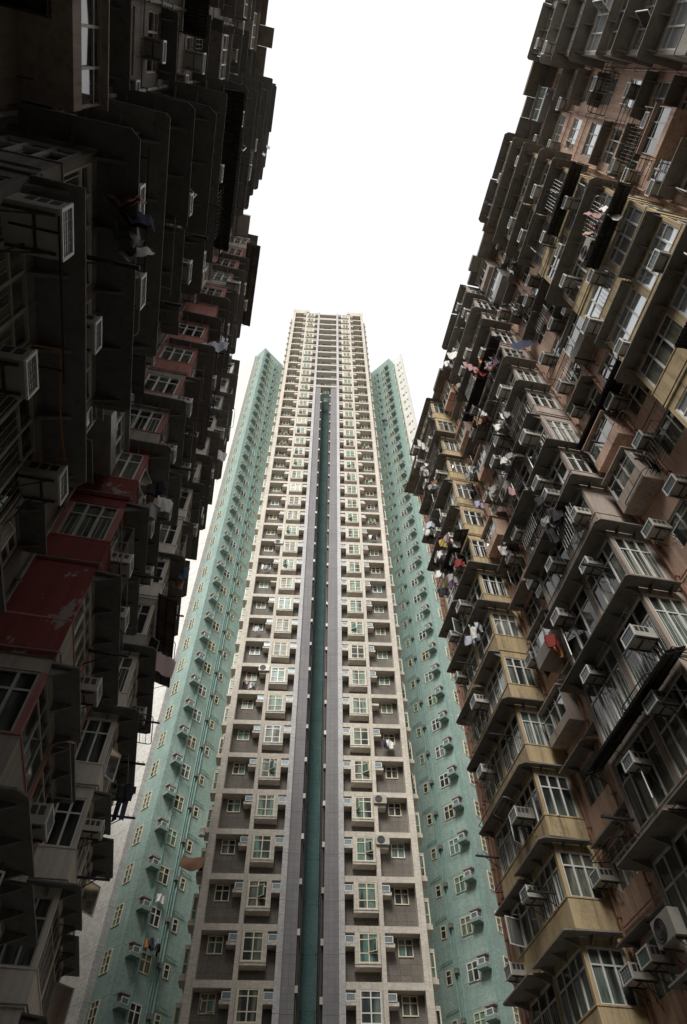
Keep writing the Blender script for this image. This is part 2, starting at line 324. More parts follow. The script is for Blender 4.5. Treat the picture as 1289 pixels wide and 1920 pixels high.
def build_block(side, awn):
    A = 'R' if side is RIGHT else 'L'
    rd = random.Random(11 if A=='R' else 23)
    near = 1 if A=='R' else -1                                       # direction of the bay side that faces the camera, in u
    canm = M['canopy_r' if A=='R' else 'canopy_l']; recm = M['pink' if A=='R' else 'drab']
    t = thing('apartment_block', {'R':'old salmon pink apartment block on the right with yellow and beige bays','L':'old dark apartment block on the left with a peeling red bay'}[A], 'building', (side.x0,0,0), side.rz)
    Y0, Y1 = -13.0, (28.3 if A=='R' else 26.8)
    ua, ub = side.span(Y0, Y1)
    body = MB(); dep = 9 if A=='R' else 24  # left body deepened out of view so its shadow reaches the tower
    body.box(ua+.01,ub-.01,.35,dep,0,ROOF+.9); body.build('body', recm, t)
    # recessed wall with window openings
    recs = [(BAYS[0][1],Y1),(BAYS[1][1],BAYS[0][0]),(BAYS[2][1],BAYS[1][0]),(BAYS[3][1],BAYS[2][0]),(Y0,BAYS[3][0])]
    holes = []; wins = []
    for ri,(a,b) in enumerate(recs):
        for k in range(NF):
            if ri == 0 or ri == 4: spots = []
            else: spots = [a+.55, b-.55-1.45]
            zb = zt(k+1)
            for q,y in enumerate(spots):
                w,h = (1.45,1.4) if (q+ri)%2 == 0 else (1.15,1.3)
                u0,u1 = side.span(y,y+w); z0 = zb+.95
                holes.append((u0,u1,z0,z0+h)); wins.append((ri,k,u0,z0,w,h,y))
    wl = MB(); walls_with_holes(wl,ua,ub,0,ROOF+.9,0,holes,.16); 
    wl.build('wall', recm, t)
    for ri,k,u0,z0,w,h,y in wins:
        if zt(k) < 6: continue
        if A=='L' and ri == 0: continue
        g = rd.choice(['glass_a','glass_b','glass_b','glass_a','glass_p'] if A=='R' else ['glass_b','glass_b','glass_a'])
        if k >= 9 or A=='L': g = {'glass_a':'glass_al','glass_b':'glass_bl'}.get(g,g)
        if A=='R' and ri == 3 and rd.random()<.45: g = 'glass_f'
        o = window('recess_window','rw%.2f%s'%(w,A),w,h,[1,1,1] if w>1.3 else [1,1],[2.2,1],t,(u0,.12,z0),0,g,mat='frame_w' if rd.random()<.7 or A=='L' else 'frame_d',bar=.045)
        if rd.random() < (.3 if A=='R' else .15): sash(o,w*.32,h*.62,.04,.05,R(-rd.uniform(25,75)),rd.choice(['glass_b','glass_p']))
        if rd.random() < .72 and (A,ri,k) not in awn:                   # thin concrete canopy over the opening
            c = MB(); e = rd.uniform(.45,.7); ex = rd.uniform(.1,.35)
            c.prism([(u0-ex,-.0),(u0-ex+.04,-e),(u0+w+ex-.04,-e-rd.uniform(-.04,.04)),(u0+w+ex,0)],z0+h+.10,z0+h+.155,slope=lambda x,y:.14*y)
            for x in (u0+.1,u0+w-.1):
                c.add([(x,0,z0+h-.14),(x,-e*.75,z0+h+.02),(x,0,z0+h+.1),(x+.05,0,z0+h-.14),(x+.05,-e*.75,z0+h+.02),(x+.05,0,z0+h+.1)],[(0,1,2),(5,4,3),(0,3,4,1),(1,4,5,2)])
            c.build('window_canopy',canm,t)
    # small enclosed boxes that tenants have hung on the recessed wall
    for ri in (1,2,3):
        a,b = recs[ri]
        for k in range(0,12):
            if rd.random() > (.45 if A=='R' else .42): continue
            w,h,dp = rd.uniform(1.4,1.9), rd.uniform(1.5,2.0), rd.uniform(.55,.9)
            y = rd.choice([a+.35,b-.35-w]) if rd.random()<.8 else (a+b)/2-w/2
            u0,u1 = side.span(y,y+w); z0 = zt(k+1)+rd.uniform(.45,.75)
            e = MB(); sill = h*rd.uniform(.2,.4)
            e.box(u0,u1,-dp,-.004,z0,z0+sill); e.box(u0-.06,u1+.06,-dp-.12,-.003,z0+h,z0+h+.06)
            e.box(u0+.02,u1-.02,-dp+.1,-.005,z0+sill,z0+h)
            e.build('enclosed_box',[M['greyb'],recm,M['beige'],M['galv']][rd.randrange(4)],t)
            window('box_window','xw%d%d'%(k%3,ri),w-.02,h-sill,[1,1,1],[2,1],t,(u0+.01,-dp+.085,z0+sill),0,rd.choice(['glass_a','glass_b'] if A=='R' else ['glass_al','glass_bl']),mat=rd.choice(['frame_w','frame_d']),bar=.04)
    # bays
    for bi,(a,b) in enumerate(BAYS):
        bm = M[BAYMAT[A][bi]]; u0,u1 = side.span(a,b); W = u1-u0; um = u0+W*(.5+.03*(bi%2))
        fm = M['salmonred'] if BAYMAT[A][bi]=='red' else bm
        wb = MB()
        nu = u1 if near>0 else u0; fu = u0 if near>0 else u1
        inside = -near
        for k in range(NF):
            z1, z0 = zt(k), zt(k+1)
            ph = rd.choice({'yellow':[.85,.95,1.0],'beige':[.3,.45,.9],'greyb':[.5,.7,.9],'white':[.95,1.0,.8],'red':[1.0,1.05],'drab':[.6,.8,.95]}[BAYMAT[A][bi]])
            lh = .36
            sidewin = not (BAYMAT[A][bi]=='red' and k in (5,12)) and not (A=='R' and bi in (1,) and k==9)
            gp = 1 if (BAYMAT[A][bi]=='red' and k in (0,3,8,9,13,14,15)) or rd.random()<.08 else 2 if BAYMAT[A][bi]=='red' and k in (10,11,12) else 0
            wb.box(u0,u1,-BD,.02,z0,z0+ph,gp)                           # parapet (its floor slab with it)
            wb.box(u0+.03,u1-.03,-BD+.03,.02,z1-lh,z1,gp)               # lintel
            wb.box(u0-.02,u1+.02,-BD-.02,.02,z0+ph,z0+ph+.05)        # sill course
            zz0, zz1 = z0+ph+.05, z1-lh
            for x in (u0+.03,u1-.03-.13): wb.box(x,x+.13,-BD+.03,-BD+.16,zz0,zz1)
            wb.box(um-.11,um+.11,-BD+.03,-BD+.16,zz0,zz1)
            fx = (u0+.03,u0+.13) if near>0 else (u1-.13,u1-.03)
            wb.box(*fx,-BD+.16,.02,zz0,zz1)                          # far side wall
            if not sidewin: wb.box(nu-near*.03,nu-near*.13,-BD+.16,.02,zz0,zz1,0)
            wb.box(nu-near*.03,nu-near*.16,-.16,.02,zz0,zz1) if sidewin else None
            wh = zz1-zz0
            if z1 < 6: continue
            dull = 'frame_d' if rd.random() < (.35 if A=='R' else .3) else 'frame_w'
            gl = ['glass_a','glass_b','glass_a','glass_p'] if A=='R' else ['glass_b','glass_a','glass_b']
            for h0,h1 in ((u0+.16,um-.11),(um+.11,u1-.16)):
                w = h1-h0; cols = [1,1,1] if rd.random()<.6 else [1,1,1,1]
                g = rd.choice(gl)
                if A=='L' and h0 > um: pass
                if k >= 9 or A=='L': g = {'glass_a':'glass_al','glass_b':'glass_bl','glass_p':'glass_al'}.get(g,g)
                if A=='R' and ((bi==2 and 4<=k<=10) or (bi==3 and k>=2)) and rd.random()<.6: g = 'glass_f'
                o = window('bay_window','bw%.2f%.2f%d%s'%(w,wh,len(cols),dull),w,wh,cols,[2.1,1],t,(h0,-BD+.12,zz0),0,g,mat=dull,bar=.05,depth=.07,grille=rd.random()<.3)
                if rd.random() < .28:
                    sash(o,w/len(cols),wh*.62,w/len(cols)*rd.randrange(len(cols)),.05,R(-rd.uniform(20,80)),rd.choice(['glass_p','glass_b','glass_f'] if A=='R' else ['glass_m' if bi==0 and k>=9 else 'glass_bl','glass_bl']),dull)
            if sidewin:
                w = BD-.16-.16
                x = nu-near*.12
                g = rd.choice(gl)
                if k >= 9 or A=='L': g = {'glass_a':'glass_al','glass_b':'glass_bl','glass_p':'glass_al'}.get(g,g)
                if near>0: window('side_window','sw%.2f%s'%(wh,dull),w,wh,[1,1,1],[2.2,1],t,(x,-BD+.16,zz0),R(90),g,mat=dull,bar=.05,grille=rd.random()<.4)
                else: window('side_window','sw%.2f%s'%(wh,dull),w,wh,[1,1,1],[2.2,1],t,(x,-.16,zz0),R(-90),g,mat=dull,bar=.05,grille=rd.random()<.4)
            # canopy that wraps the bay under the storey above
            if (A,'b%d'%bi,k) in awn: continue
            def canopy(x0,x1,zc,e,wrapn,wrapf):
                c = MB(); sl = lambda x,y: .10*min(0,y+BD)
                ln = near>0
                lw = wrapf if ln else wrapn; rw = wrapn if ln else wrapf
                p = []
                ch = rd.uniform(.03,.2)
                if lw: p += [(x0,-.25),(x0-lw,-.25),(x0-lw,-BD-e+ch),(x0-lw+ch*.8,-BD-e)]
                else: p += [(x0,-BD-e)]
                if rw: p += [(x1+rw-ch*.8,-BD-e),(x1+rw,-BD-e+ch),(x1+rw,-.25),(x1,-.25),(x1,-BD+.03)]
                else: p += [(x1,-BD-e),(x1,-BD+.03)]
                p += [(x0,-BD+.03)]
                j = [(px+rd.uniform(-.015,.015),py+rd.uniform(-.015,.015)) if py < -BD-.1 else (px,py) for px,py in p]
                c.prism(j,zc,zc+.05,slope=sl)
                n = max(2,int((x1-x0)/1.05))
                for i in range(n+1):
                    x = x0+.08+(x1-x0-.2)*i/n
                    c.add([(x,-BD+.03,zc-.26),(x,-BD-e*.72,zc-.06),(x,-BD+.03,zc+.01),(x+.055,-BD+.03,zc-.26),(x+.055,-BD-e*.72,zc-.06),(x+.055,-BD+.03,zc+.01)],[(0,1,2),(5,4,3),(0,3,4,1),(1,4,5,2)])
                if wrapn:
                    for y in (-.5,-1.15):
                        s0 = nu; s1 = nu+near*wrapn*.75
                        c.add([(s0-near*.03,y,zc-.24),(s1,y,zc-.03),(s0-near*.03,y,zc+.01),(s0-near*.03,y+.05,zc-.24),(s1,y+.05,zc-.03),(s0-near*.03,y+.05,zc+.01)],[(0,1,2),(5,4,3),(0,3,4,1),(1,4,5,2)])
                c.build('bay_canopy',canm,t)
            e = rd.uniform(.48,.66)*(.7 if k==0 else 1); zc = z1-.13
            r = rd.random()
            if r < .45: canopy(u0,u1,zc,e,rd.choice([0,.25,.4,.45]),rd.uniform(.1,.45))
            else:
                zz = rd.uniform(.05,.2)
                if near>0:
                    canopy(u0,um,zc-zz,e*rd.uniform(.7,1.3),0,rd.uniform(.1,.45)); canopy(um+.05,u1,zc,e,rd.choice([0,.3,.45]),0)
                else:
                    canopy(um+.05,u1,zc-zz,e*rd.uniform(.7,1.3),0,rd.uniform(.1,.45)); canopy(u0,um,zc,e,rd.choice([0,.3,.45]),0)
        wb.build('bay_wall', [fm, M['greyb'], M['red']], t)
        if BAYMAT[A][bi]=='red':                                     # deeper, peeling red paint on the side that faces the court's mouth
            for k in (10,11,12):
                z1,z0 = zt(k),zt(k+1); s = MB()
                s.box(nu+near*.004,nu+near*.012,-BD+.01,0,z0+.01,(z0+1.0 if k!=12 else z1)-.02)
                s.build('side_panel', M['red'], t)
    # drain pipes and cable runs
    pm = M['pipe_pink' if A=='R' else 'pipe_grey']
    ys = []
    for a,b in recs[1:4]: ys += [a+.22, b-.2, (a+b)/2]
    if A=='R': ys += [27.9,27.5,27.2,26.4,25.2]
    for y in ys:
        m = MB(); uu = side.u(y); r = rd.choice([.045,.06,.05])
        m.tube([(uu,-.09,0.2),(uu,-.09,ROOF)],r,6)
        z = 3.
        while z < ROOF: m.box(uu-r-.015,uu+r+.015,-.09-r-.01,-.01,z,z+.06); z += 1.45
        m.build('drain_pipe',pm,t)
    for k in range(2,NF-1):
        for a,b in recs[1:4]:
            if rd.random()<.7:
                u0,u1 = side.span(a+.1,b-.1); z = zt(k)+rd.uniform(.1,.3)
                m = MB(); m.tube([(u0,-.05,z),((u0+u1)/2,-.06,z-.04),(u1,-.05,z+rd.uniform(-.1,.1))],.022,5); m.build('cable_run',pm,t)
        for a,b in BAYS[:3]:
            if rd.random() < (.55 if A=='R' else .4):
                L_ = rd.uniform(1.6,3.0); y = rd.uniform(a,b-L_); u0,u1 = side.span(y,y+L_); zz = zt(k)-rd.uniform(.5,1.6); o_ = BD+rd.uniform(.35,.6)
                m = MB(); m.tube([(u0,-o_,zz),(u1,-o_,zz+rd.uniform(-.05,.05))],.014,5)
                m.tube([(u0+.2,-o_,zz),(u0+.2,-BD,zz+.02)],.014,4); m.tube([(u1-.2,-o_,zz),(u1-.2,-BD,zz+.02)],.014,4); m.build('clothes_pole',M['black'] if rd.random()<.5 else M['galv'],t)
            if rd.random()<.8:
                u0,u1 = side.span(a,b); z = zt(k)+rd.uniform(.05,.14)
                m = MB(); x = u1 if near>0 else u0
                m.tube([(u0,-BD-.05,z),(u1,-BD-.05,z)] if near>0 else [(u1,-BD-.05,z),(u0,-BD-.05,z)],.022,5)
                m.tube([(x+near*.05,-BD-.05,z),(x+near*.05,-.02,z-.03)],.022,5); m.build('cable_run',M['pipe_grey'],t)
    # roof slab, with eaves that stick out unevenly over the recesses
    m = MB(); m.box(ua-.15,ub+.15,-.5,dep+.2,ROOF+.05,ROOF+.2); m.build('roof_slab',M['greyb'],t)
    for a,b in recs:
        y = a+.1
        while y < b-.4:
            w = min(rd.uniform(.7,1.9), b-.1-y); o_ = rd.uniform(1.25,1.65) if A=='R' else rd.uniform(.7,1.35)
            u0,u1 = side.span(y,y+w); m = MB(); m.box(u0,u1,-o_,-.52,ROOF-.02-rd.uniform(0,.25),ROOF+.1)
            m.build('eave',rd.choice([M['greyb'],M['sheet_l'],canm]),t); y += w+(.35 if rd.random()<.15 else .012)
    return t
def rear_shade_block():  # added out of view; height set for the shade it throws into the court
    t = thing('apartment_block','unseen grey block added behind the viewer to shade the low walls','building',(0,-13.5,0))
    b = MB(); b.box(-14,22,-9,0,0,27); b.build('body',M['greyb'],t)
    for k in range(8,NF):
        c = MB(); c.box(-5,13,0.01,.7,zt(k)-.2,zt(k)-.1); c.build('canopy',M['canopy_r'],t)
    return t
def side_shade_block(x0,x1,y0,y1,h,label,mat):  # unseen neighbour, added to keep light off the lower tower wings
    t = thing('apartment_block',label,'building',((x0+x1)/2,y0,0))
    w = (x1-x0)/2; b = MB(); b.box(-w,w,0,y1-y0,0,h); b.build('body',M[mat],t)
    f = MB()
    for k in range(int(h/FL)):
        for i in range(int(2*w/2.6)):
            x = -w+.7+i*2.6; f.quad((x,-.02,k*FL+1),(x+1.3,-.02,k*FL+1),(x+1.3,-.02,k*FL+2.3),(x,-.02,k*FL+2.3))
    f.build('window',M['glass_bl'],t)
AWN = {  # (block, bay or recess, storey): where a corrugated sheet awning replaces the concrete canopy
 ('R','b2',10),('R','b2',5),('R','b2',7),('R','b1',12),('R','b3',7),('R',3,9),('R','b0',6),('R',2,8),('R','b1',4),
 ('L',3,12),('L','b2',7),('L','b0',9),('L','b1',1),('L',3,7)}
right_block = build_block(RIGHT, AWN)
left_block = build_block(LEFT, AWN)
rear_shade_block()
side_shade_block(-36,-13,31,62,44,'unseen grey block added behind the left block to shade the left wing','greyb')
side_shade_block(31,54,32,60,58,'unseen beige block added behind the right block to shade the right wing','beige')

# ------------------------------------------------------------------ corrugated awnings (things bolted on later)
def awning(side, y0, y1, d0, z, out, drop, mat, label):
    L = abs(y1-y0); m = MB(); n = max(8,int(L/.05)); 
    # local: x along the wall, -y outwards
    for i in range(n):
        a,b = i/n*L, (i+1)/n*L
        za,zb_ = .022*math.sin(i*math.pi/1.0+ .5*math.pi), .022*math.sin((i+1)*math.pi/1.0+.5*math.pi)
        m.quad((a,0,za),(b,0,zb_),(b,-out,zb_-drop),(a,-out,za-drop)); 
        m.quad((a,0,za+.008),(a,-out,za-drop+.008),(b,-out,zb_-drop+.008),(b,0,zb_+.008))
    yc = y0 if side.sgn>0 else y1
    t = thing('corrugated_awning',label,'awning',side.W(yc,d0,z),side.rz,'corrugated sheet awnings bolted to the old blocks')
    m.build('sheet',mat,t)
    f = MB(); s = drop/out
    for q in (.12,.5,.95): f.box(0.02,L-.02,-out*q-.02,-out*q+.02,-drop*q-.07,-drop*q-.032)
    k = max(2,int(L/1.1))
    for i in range(k+1):
        x = .05+(L-.1)*i/k
        f.tube([(x,-.02,-.09),(x,-out*.97,-drop*.97-.09)],.02,4); f.tube([(x,0,-.6),(x,-out*.7,-drop*.7-.1)],.016,4)
    f.build('frame',M['black'],t)
    return t
for (A,key,k) in sorted(AWN,key=str):
    side = RIGHT if A=='R' else LEFT
    rd = random.Random(str((A,key,k)))
    mat = M['sheet'] if rd.random()<.5 and key != 'b0' else M['sheet_l']
    dirt = 'black' if mat is M['sheet'] else 'rust-brown'
    if isinstance(key,str):
        a,b = BAYS[int(key[1])]; d0 = BD
        y0,y1 = a-.45,b+rd.choice([.3,-1.9])
    else:
        recs = {1:(15.4,19.8),2:(6.5,10.95),3:(-2.45,2.0)}; a,b = recs[key]; y0,y1 = a+.15,b-rd.choice([.15,1.6]); d0 = 0
    lab = '%s corrugated awning on %s %s, %s' % (dirt,block_name(side),place_name(side,(a+b)/2),storey(k))
    awning(side,y0,y1,d0+.02,zt(k)-.12,rd.uniform(.65,.9),rd.uniform(.2,.32),mat,lab)

# ------------------------------------------------------------------ air conditioners on the old blocks
AC_R = [(-1.5,40.24),(-.44,44.18),(1.54,43.21),(1.57,46.6),(-1.4,35.24),(-.49,32.1),(1.32,34.5),(1.48,31.65),(3.11,33.99),(4.86,34.74),(4.83,32.01),(4.13,29.23),(4.79,28.11),(3.11,23.27),(1.55,29.08),(6.2,26.09),(8.34,34.15),(3.91,46.68),(2.65,43.85),(-2.7,45.0),(-2.95,47.5),(8.6,38.29),(9.41,40.29),(8.44,25.53),(5.95,23.22),(9.48,25.38),(10.2,28.3),(8.54,22.75),(9.34,22.),(8.6,19.67),(10.25,19.35),(12.06,19.72),(11.43,21.32),(13.73,21.35),(14.46,19.44),(11.6,15.39),(11.85,28.22),(12.45,25.56),(14.64,27.73),(15.0,25.57),(18.18,27.73),(19.07,30.69),(14.71,36.9),(14.25,34.56),(13.58,31.48),(22.46,40.54),(20.68,39.2),(18.36,33.47),(18.81,36.63),(22.6,35.48),(21.54,27.48),(23.53,27.38),(23.72,24.7),(19.16,21.85),(14.18,16.61),(12.03,13.68),(13.89,12.97),(22.17,21.84),(23.07,18.93),(20.93,15.63),(21.56,13.19),(19.43,12.81),(19.3,10.02),(18.2,10.01),(15.0,9.13),(24.02,11.41),
  (21.1,31.0),(22.9,33.3),(13.1,41.2),(11.7,44.0),(17.4,39.9),(16.4,43.0),(20.6,43.6),(23.2,44.9),(5.4,41.0),(3.4,38.4),(8.0,45.1),(9.9,33.2),(16.3,30.9),(17.1,24.6),(16.2,18.6)]
AC_L = [(1.5,15.22),(1.66,20.68),(.83,23.5),(1.68,26.37),(1.11,29.47),(1.71,32.47),(2.44,11.17),(2.81,14.67),(4.43,14.85),(3.85,20.15),(3.88,25.86),(5.77,29.43),(5.65,20.85),(6.01,23.15),(10.3,33.06),(4.43,12.34),(2.6,31.26),(5.,35.38),(4.2,38.28),(-.23,41.),(.89,39.92),(10.97,37.6),(12.26,34.91),(3.93,9.54),(9.88,24.44),(11.1,23.49),(11.72,21.2),(6.2,11.13),(14.08,21.23),(12.48,18.07),(11.82,15.46),(14.72,18.51),(15.9,17.79),(13.23,14.92),(14.53,24.74),(22.46,25.14),(13.15,12.4),(13.09,35.15),(20.2,38.72),(13.35,30.87),(15.53,12.7),(12.79,8.74),(20.18,13.12),(21.79,18.61),(23.27,16.33),
  (21.2,29.9),(22.8,33.1),(21.5,36.0),(20.9,41.6),(22.9,44.3),(12.0,41.3),(13.8,44.0)]
def make_ac(name, loc, rz, label, group, variant=None, parts=True):
    v = random.randrange(3) if variant is None else variant
    t = thing(name, label, 'air conditioner', loc, rz, group)
    link('casing', AC[v][0], t); link('grille', AC[v][1], t)
    if parts: link('bracket', AC[v][2], t)
    return t
def near_words(items):
    """adds what tells apart units that share bay and storey: their order away from the camera"""
    by = {}
    for it in items: by.setdefault(it['key'],[]).append(it)
    for k, l in by.items():
        if len(l) == 1: l[0]['extra'] = ''; continue
        l.sort(key=lambda i:i['y'])
        nm = {2:['nearer of two','farther of two'],3:['nearest of three','middle of three','farthest of three']}.get(len(l)) or ['nearest']+['%s nearest'%ordinal(q) for q in range(2,len(l))]+['farthest']
        for i,w in zip(l,nm): i['extra'] = ', '+w
rx_ = random.Random(77)
for k in range(0,9):
    for y in (21.0,23.4,16.6,18.9,12.0,14.3,7.4,10.2,5.6):
        if rx_.random() < .42:
            y2 = y+rx_.uniform(-.4,.4); z2 = zt(k)-rx_.uniform(1.0,2.2)
            if all(abs(y2-p[0])>1.0 or abs(z2-p[1])>.8 for p in AC_R) and len(AC_R) < 112: AC_R.append((y2,z2))
items = []
for side,lst in ((RIGHT,AC_R),(LEFT,AC_L)):
    for y,z in lst:
        k = int((ROOF-z)/FL); z += .0
        items.append(dict(side=side,y=y,z=z,key=(place_name(side,y),block_name(side),k)))
near_words(items)
for i,it in enumerate(items):
    side = it['side']; inbay = any(a-.05<=it['y']<=b+.05 for a,b in BAYS)
    z = min(max(it['z']-.2, zt(it['key'][2]+1)+.35), zt(it['key'][2])-.95)
    lab = 'air conditioner on %s %s, %s%s' % (it['key'][1],it['key'][0],storey(it['key'][2]),it['extra'])
    d = BD-.02 if inbay else 0.
    if i in (11,38,64):
        t = thing('fan_air_conditioner','round-fan '+lab,'air conditioner',side.W(it['y'],d,z),side.rz,'air conditioners on the old blocks')
        link('casing',FAN[0],t); link('fan_grille',FAN[1],t); link('bracket',FAN[2],t); continue
    make_ac('air_conditioner', side.W(it['y'],d,z), side.rz, lab, 'air conditioners on the old blocks')

# ------------------------------------------------------------------ steel window cages (bolted on; parts of the blocks' windows)
def cage_mesh(w,h,d,mat):
    m = MB()
    for z in (0,h*.5,h): m.tube([(0,0,z),(0,-d,z),(w,-d,z),(w,0,z)],.014,4)
    n = int(w/.13)
    for i in range(n+1): m.tube([(w*i/n,-d,0),(w*i/n,-d,h)],.008,4)
    for y in (-d*.35,-d*.7): m.tube([(0,y,0),(w,y,0)],.01,4)
    return m.mesh('window_cage',mat)
CG = {'R':[(.5,32.2),(.3,29.1),(8.6,22.3),(8.9,31.0),(16.3,25.2),(17.0,13.7),(17.5,34.0),(9.0,16.5),(16.2,19.3),(8.7,36.9),(16.8,40.0),(-1.9,40.0)],'L':[(7.0,22.3),(7.4,28.2),(16.4,25.1),(.2,30.9),(16.0,16.5)]}
CMS = [cage_mesh(1.5,1.35,.35,M['steel']),cage_mesh(1.25,1.3,.28,M['galv'])]
for A,l in CG.items():
    side = RIGHT if A=='R' else LEFT; par = right_block if A=='R' else left_block
    rc_ = random.Random(3)
    l = [(p[0],p[1],0) for p in l]
    for k in range(1,12):
        for a,b in BAYS[:3]:
            if rc_.random() < (.42 if A=='R' else .3): l.append((a+rc_.choice([1.1,3.3]),zt(k+1)+1.5,1))
    for i,(y,z,ob) in enumerate(l):
        k = int((ROOF-z)/FL); u = side.u(y)
        link('window_cage',CMS[i%2],par,(u-.7,-BD-.03 if ob else -.01,zt(k+1)+.93))

# ------------------------------------------------------------------ drying racks and clothes poles
def rack_mesh(w, out, drop):
    m = MB(); r = .018
    m.tube([(-w/2,0,0),(-w/2,-out+.12,-drop*.8),(-w/2+.05,-out+.03,-drop*.95),(-w/2+.14,-out,-drop),(w/2-.14,-out,-drop),(w/2-.05,-out+.03,-drop*.95),(w/2,-out+.12,-drop*.8),(w/2,0,0)],r,6)
    for q in (.25,.5,.75): m.tube([(-w/2,-out*q,-drop*q),(w/2,-out*q,-drop*q)],.012,5)
    m.tube([(-w/2,-.02,0),(w/2,-.02,0)],.014,5)
    return m
RACKS = [rack_mesh(1.5,.75,.1).mesh('drying_rack',M['steel']), rack_mesh(1.25,.6,-.25).mesh('drying_rack',M['galv']), rack_mesh(1.7,.9,.05).mesh('drying_rack',M['black'])]
def pole_mesh():
    m = MB()
    m.box(-.03,.03,-.95,0,-.03,.03); m.tube([(0,0,-.45),(0,-.55,-.03)],.018,5)
    for q in range(4):
        y = -.3-q*.18; m.tube([(0,y,.03),(0,y-.04,.08),(0,y,.11),(0,y+.03,.09)],.008,4)
    return m.mesh('clothes_pole_bracket',M['black'])
POLE = pole_mesh()
RK = {'R':[(12.2,14.0),(2.9,29.9),(-1.2,38.3),(-.6,34.6),(1.1,33.6),(1.6,31.2),(9.6,20.8),(21.9,16.4),(22.5,30.6),(21.2,33.0),(8.9,23.7),(12.6,22.6),(4.2,43.0),(17.2,20.2),(13.3,33.6),(3.2,40.9),(16.6,33.2),(9.2,30.9),(26.0,16.0),(26.2,12.9),(25.9,18.8),(18.4,13.2)],
      'L':[(4.6,14.3),(22.0,18.2),(13.4,29.0),(24.8,9.3),(5.3,24.1),(12.5,33.0),(3.2,28.9),(13.0,26.0),(21.4,34.2),(13.8,38.2),(22.6,22.6),(11.6,36.2),(1.0,35.5),(5.2,32.7),(21.6,43.8)]}
PL = {'R':[(4.9,33.1),(9.9,24.4),(20.6,18.9),(20.4,12.7),(24.0,15.8),(11.6,18.6),(19.3,27.6),(13.2,30.6),(22.3,24.3),(8.2,28.7),(15.2,12.1),(14.7,36.0)],
      'L':[(20.6,17.5),(22.3,16.9),(23.6,15.6),(21.2,12.2),(12.8,13.3),(3.4,12.9),(5.4,17.3),(12.9,22.3),(11.2,29.2),(21.8,24.2),(23.4,19.6),(4.6,20.6),(13.9,17.5)]}
LCL = ((22.8,36.4),(20.9,38.6),(18.3,36.9),(16.8,32.3),(14.9,40.6),(13.6,33.9),(12.2,31.0),(11.4,36.0),(17.6,28.2),(21.8,42.2),(15.1,44.8),(9.2,39.6),(7.6,42.5),(20.3,24.6),(13.2,28.6))
for y,z in LCL: RK['R'].append((y+.4,z+.33))
for nm,tab,cat,grp,what in (('drying_rack',RK,'drying rack','drying racks on the old blocks','drying rack'),('clothes_pole_bracket',PL,'pole bracket','clothes pole brackets on the old blocks','clothes pole bracket')):
    its = []
    for A,l in tab.items():
        side = RIGHT if A=='R' else LEFT
        for y,z in l: its.append(dict(side=side,y=y,z=z,key=(place_name(side,y),block_name(side),int((ROOF-z)/FL))))
    near_words(its)
    for i,it in enumerate(its):
        side = it['side']; inbay = any(a-.05<=it['y']<=b+.05 for a,b in BAYS)
        v = i%3; me = RACKS[v] if nm=='drying_rack' else POLE
        col = {0:'rusty ',1:'grey steel ',2:'black '}[v] if nm=='drying_rack' else 'black '
        o = link(nm, me, None, side.W(it['y'],(BD+.03) if inbay else .03,it['z']), side.rz)
        tag(o,'%s%s on %s %s, %s%s'%(col,what,it['key'][1],it['key'][0],storey(it['key'][2]),it['extra']),cat,grp)

# ------------------------------------------------------------------ laundry
CLOTH = {}
def cloth(name, col, second=None, kind='plain'):
    m, nt, nd, lk, bs = nodes(name)
    c = col
    tc = N(nt,'ShaderNodeTexCoord')
    if second:
        w = N(nt,'ShaderNodeTexWave',Scale=5. if kind=='stripe' else 3.,Distortion=.5 if kind=='stripe' else 4.); w.bands_direction = 'Z'
        lk.new(tc.outputs['Object'],w.inputs['Vector']); c = mixc(nt, ramp(nt,w.outputs[1],.45,.55), col, second)
        lk.new(c,bs.inputs['Base Color'])
    else:
        n = N(nt,'ShaderNodeTexNoise',Scale=4.,Detail=4.); lk.new(tc.outputs['Object'],n.inputs['Vector'])
        lk.new(mixc(nt,n.outputs[0],tuple(x*.7 for x in col),tuple(min(.9,x*1.25) for x in col)),bs.inputs['Base Color'])
    bs.inputs['Roughness'].default_value = .95; bs.inputs['Specular IOR Level'].default_value = .1
    return m
for n,c,s,k in (('white',(.7,.69,.66),None,''),('black',(.045,.045,.05),None,''),('red',(.22,.045,.04),None,''),('navy',(.06,.07,.11),None,''),('blue jean',(.09,.14,.23),None,''),('pink',(.42,.25,.25),None,''),('lavender',(.42,.4,.55),None,''),('orange',(.45,.2,.07),None,''),('yellow',(.45,.34,.1),None,''),('grey',(.3,.3,.3),None,''),('striped pink',(.42,.25,.25),(.6,.55,.52),'stripe'),('plaid blue',(.35,.4,.5),(.65,.65,.65),'stripe'),('purple',(.12,.08,.13),None,''),('brown',(.26,.15,.09),(.32,.2,.13),'spot'),('peach',(.45,.33,.27),None,'')):
    CLOTH[n] = cloth(n.replace(' ','_')+'_cloth',c,s,k)
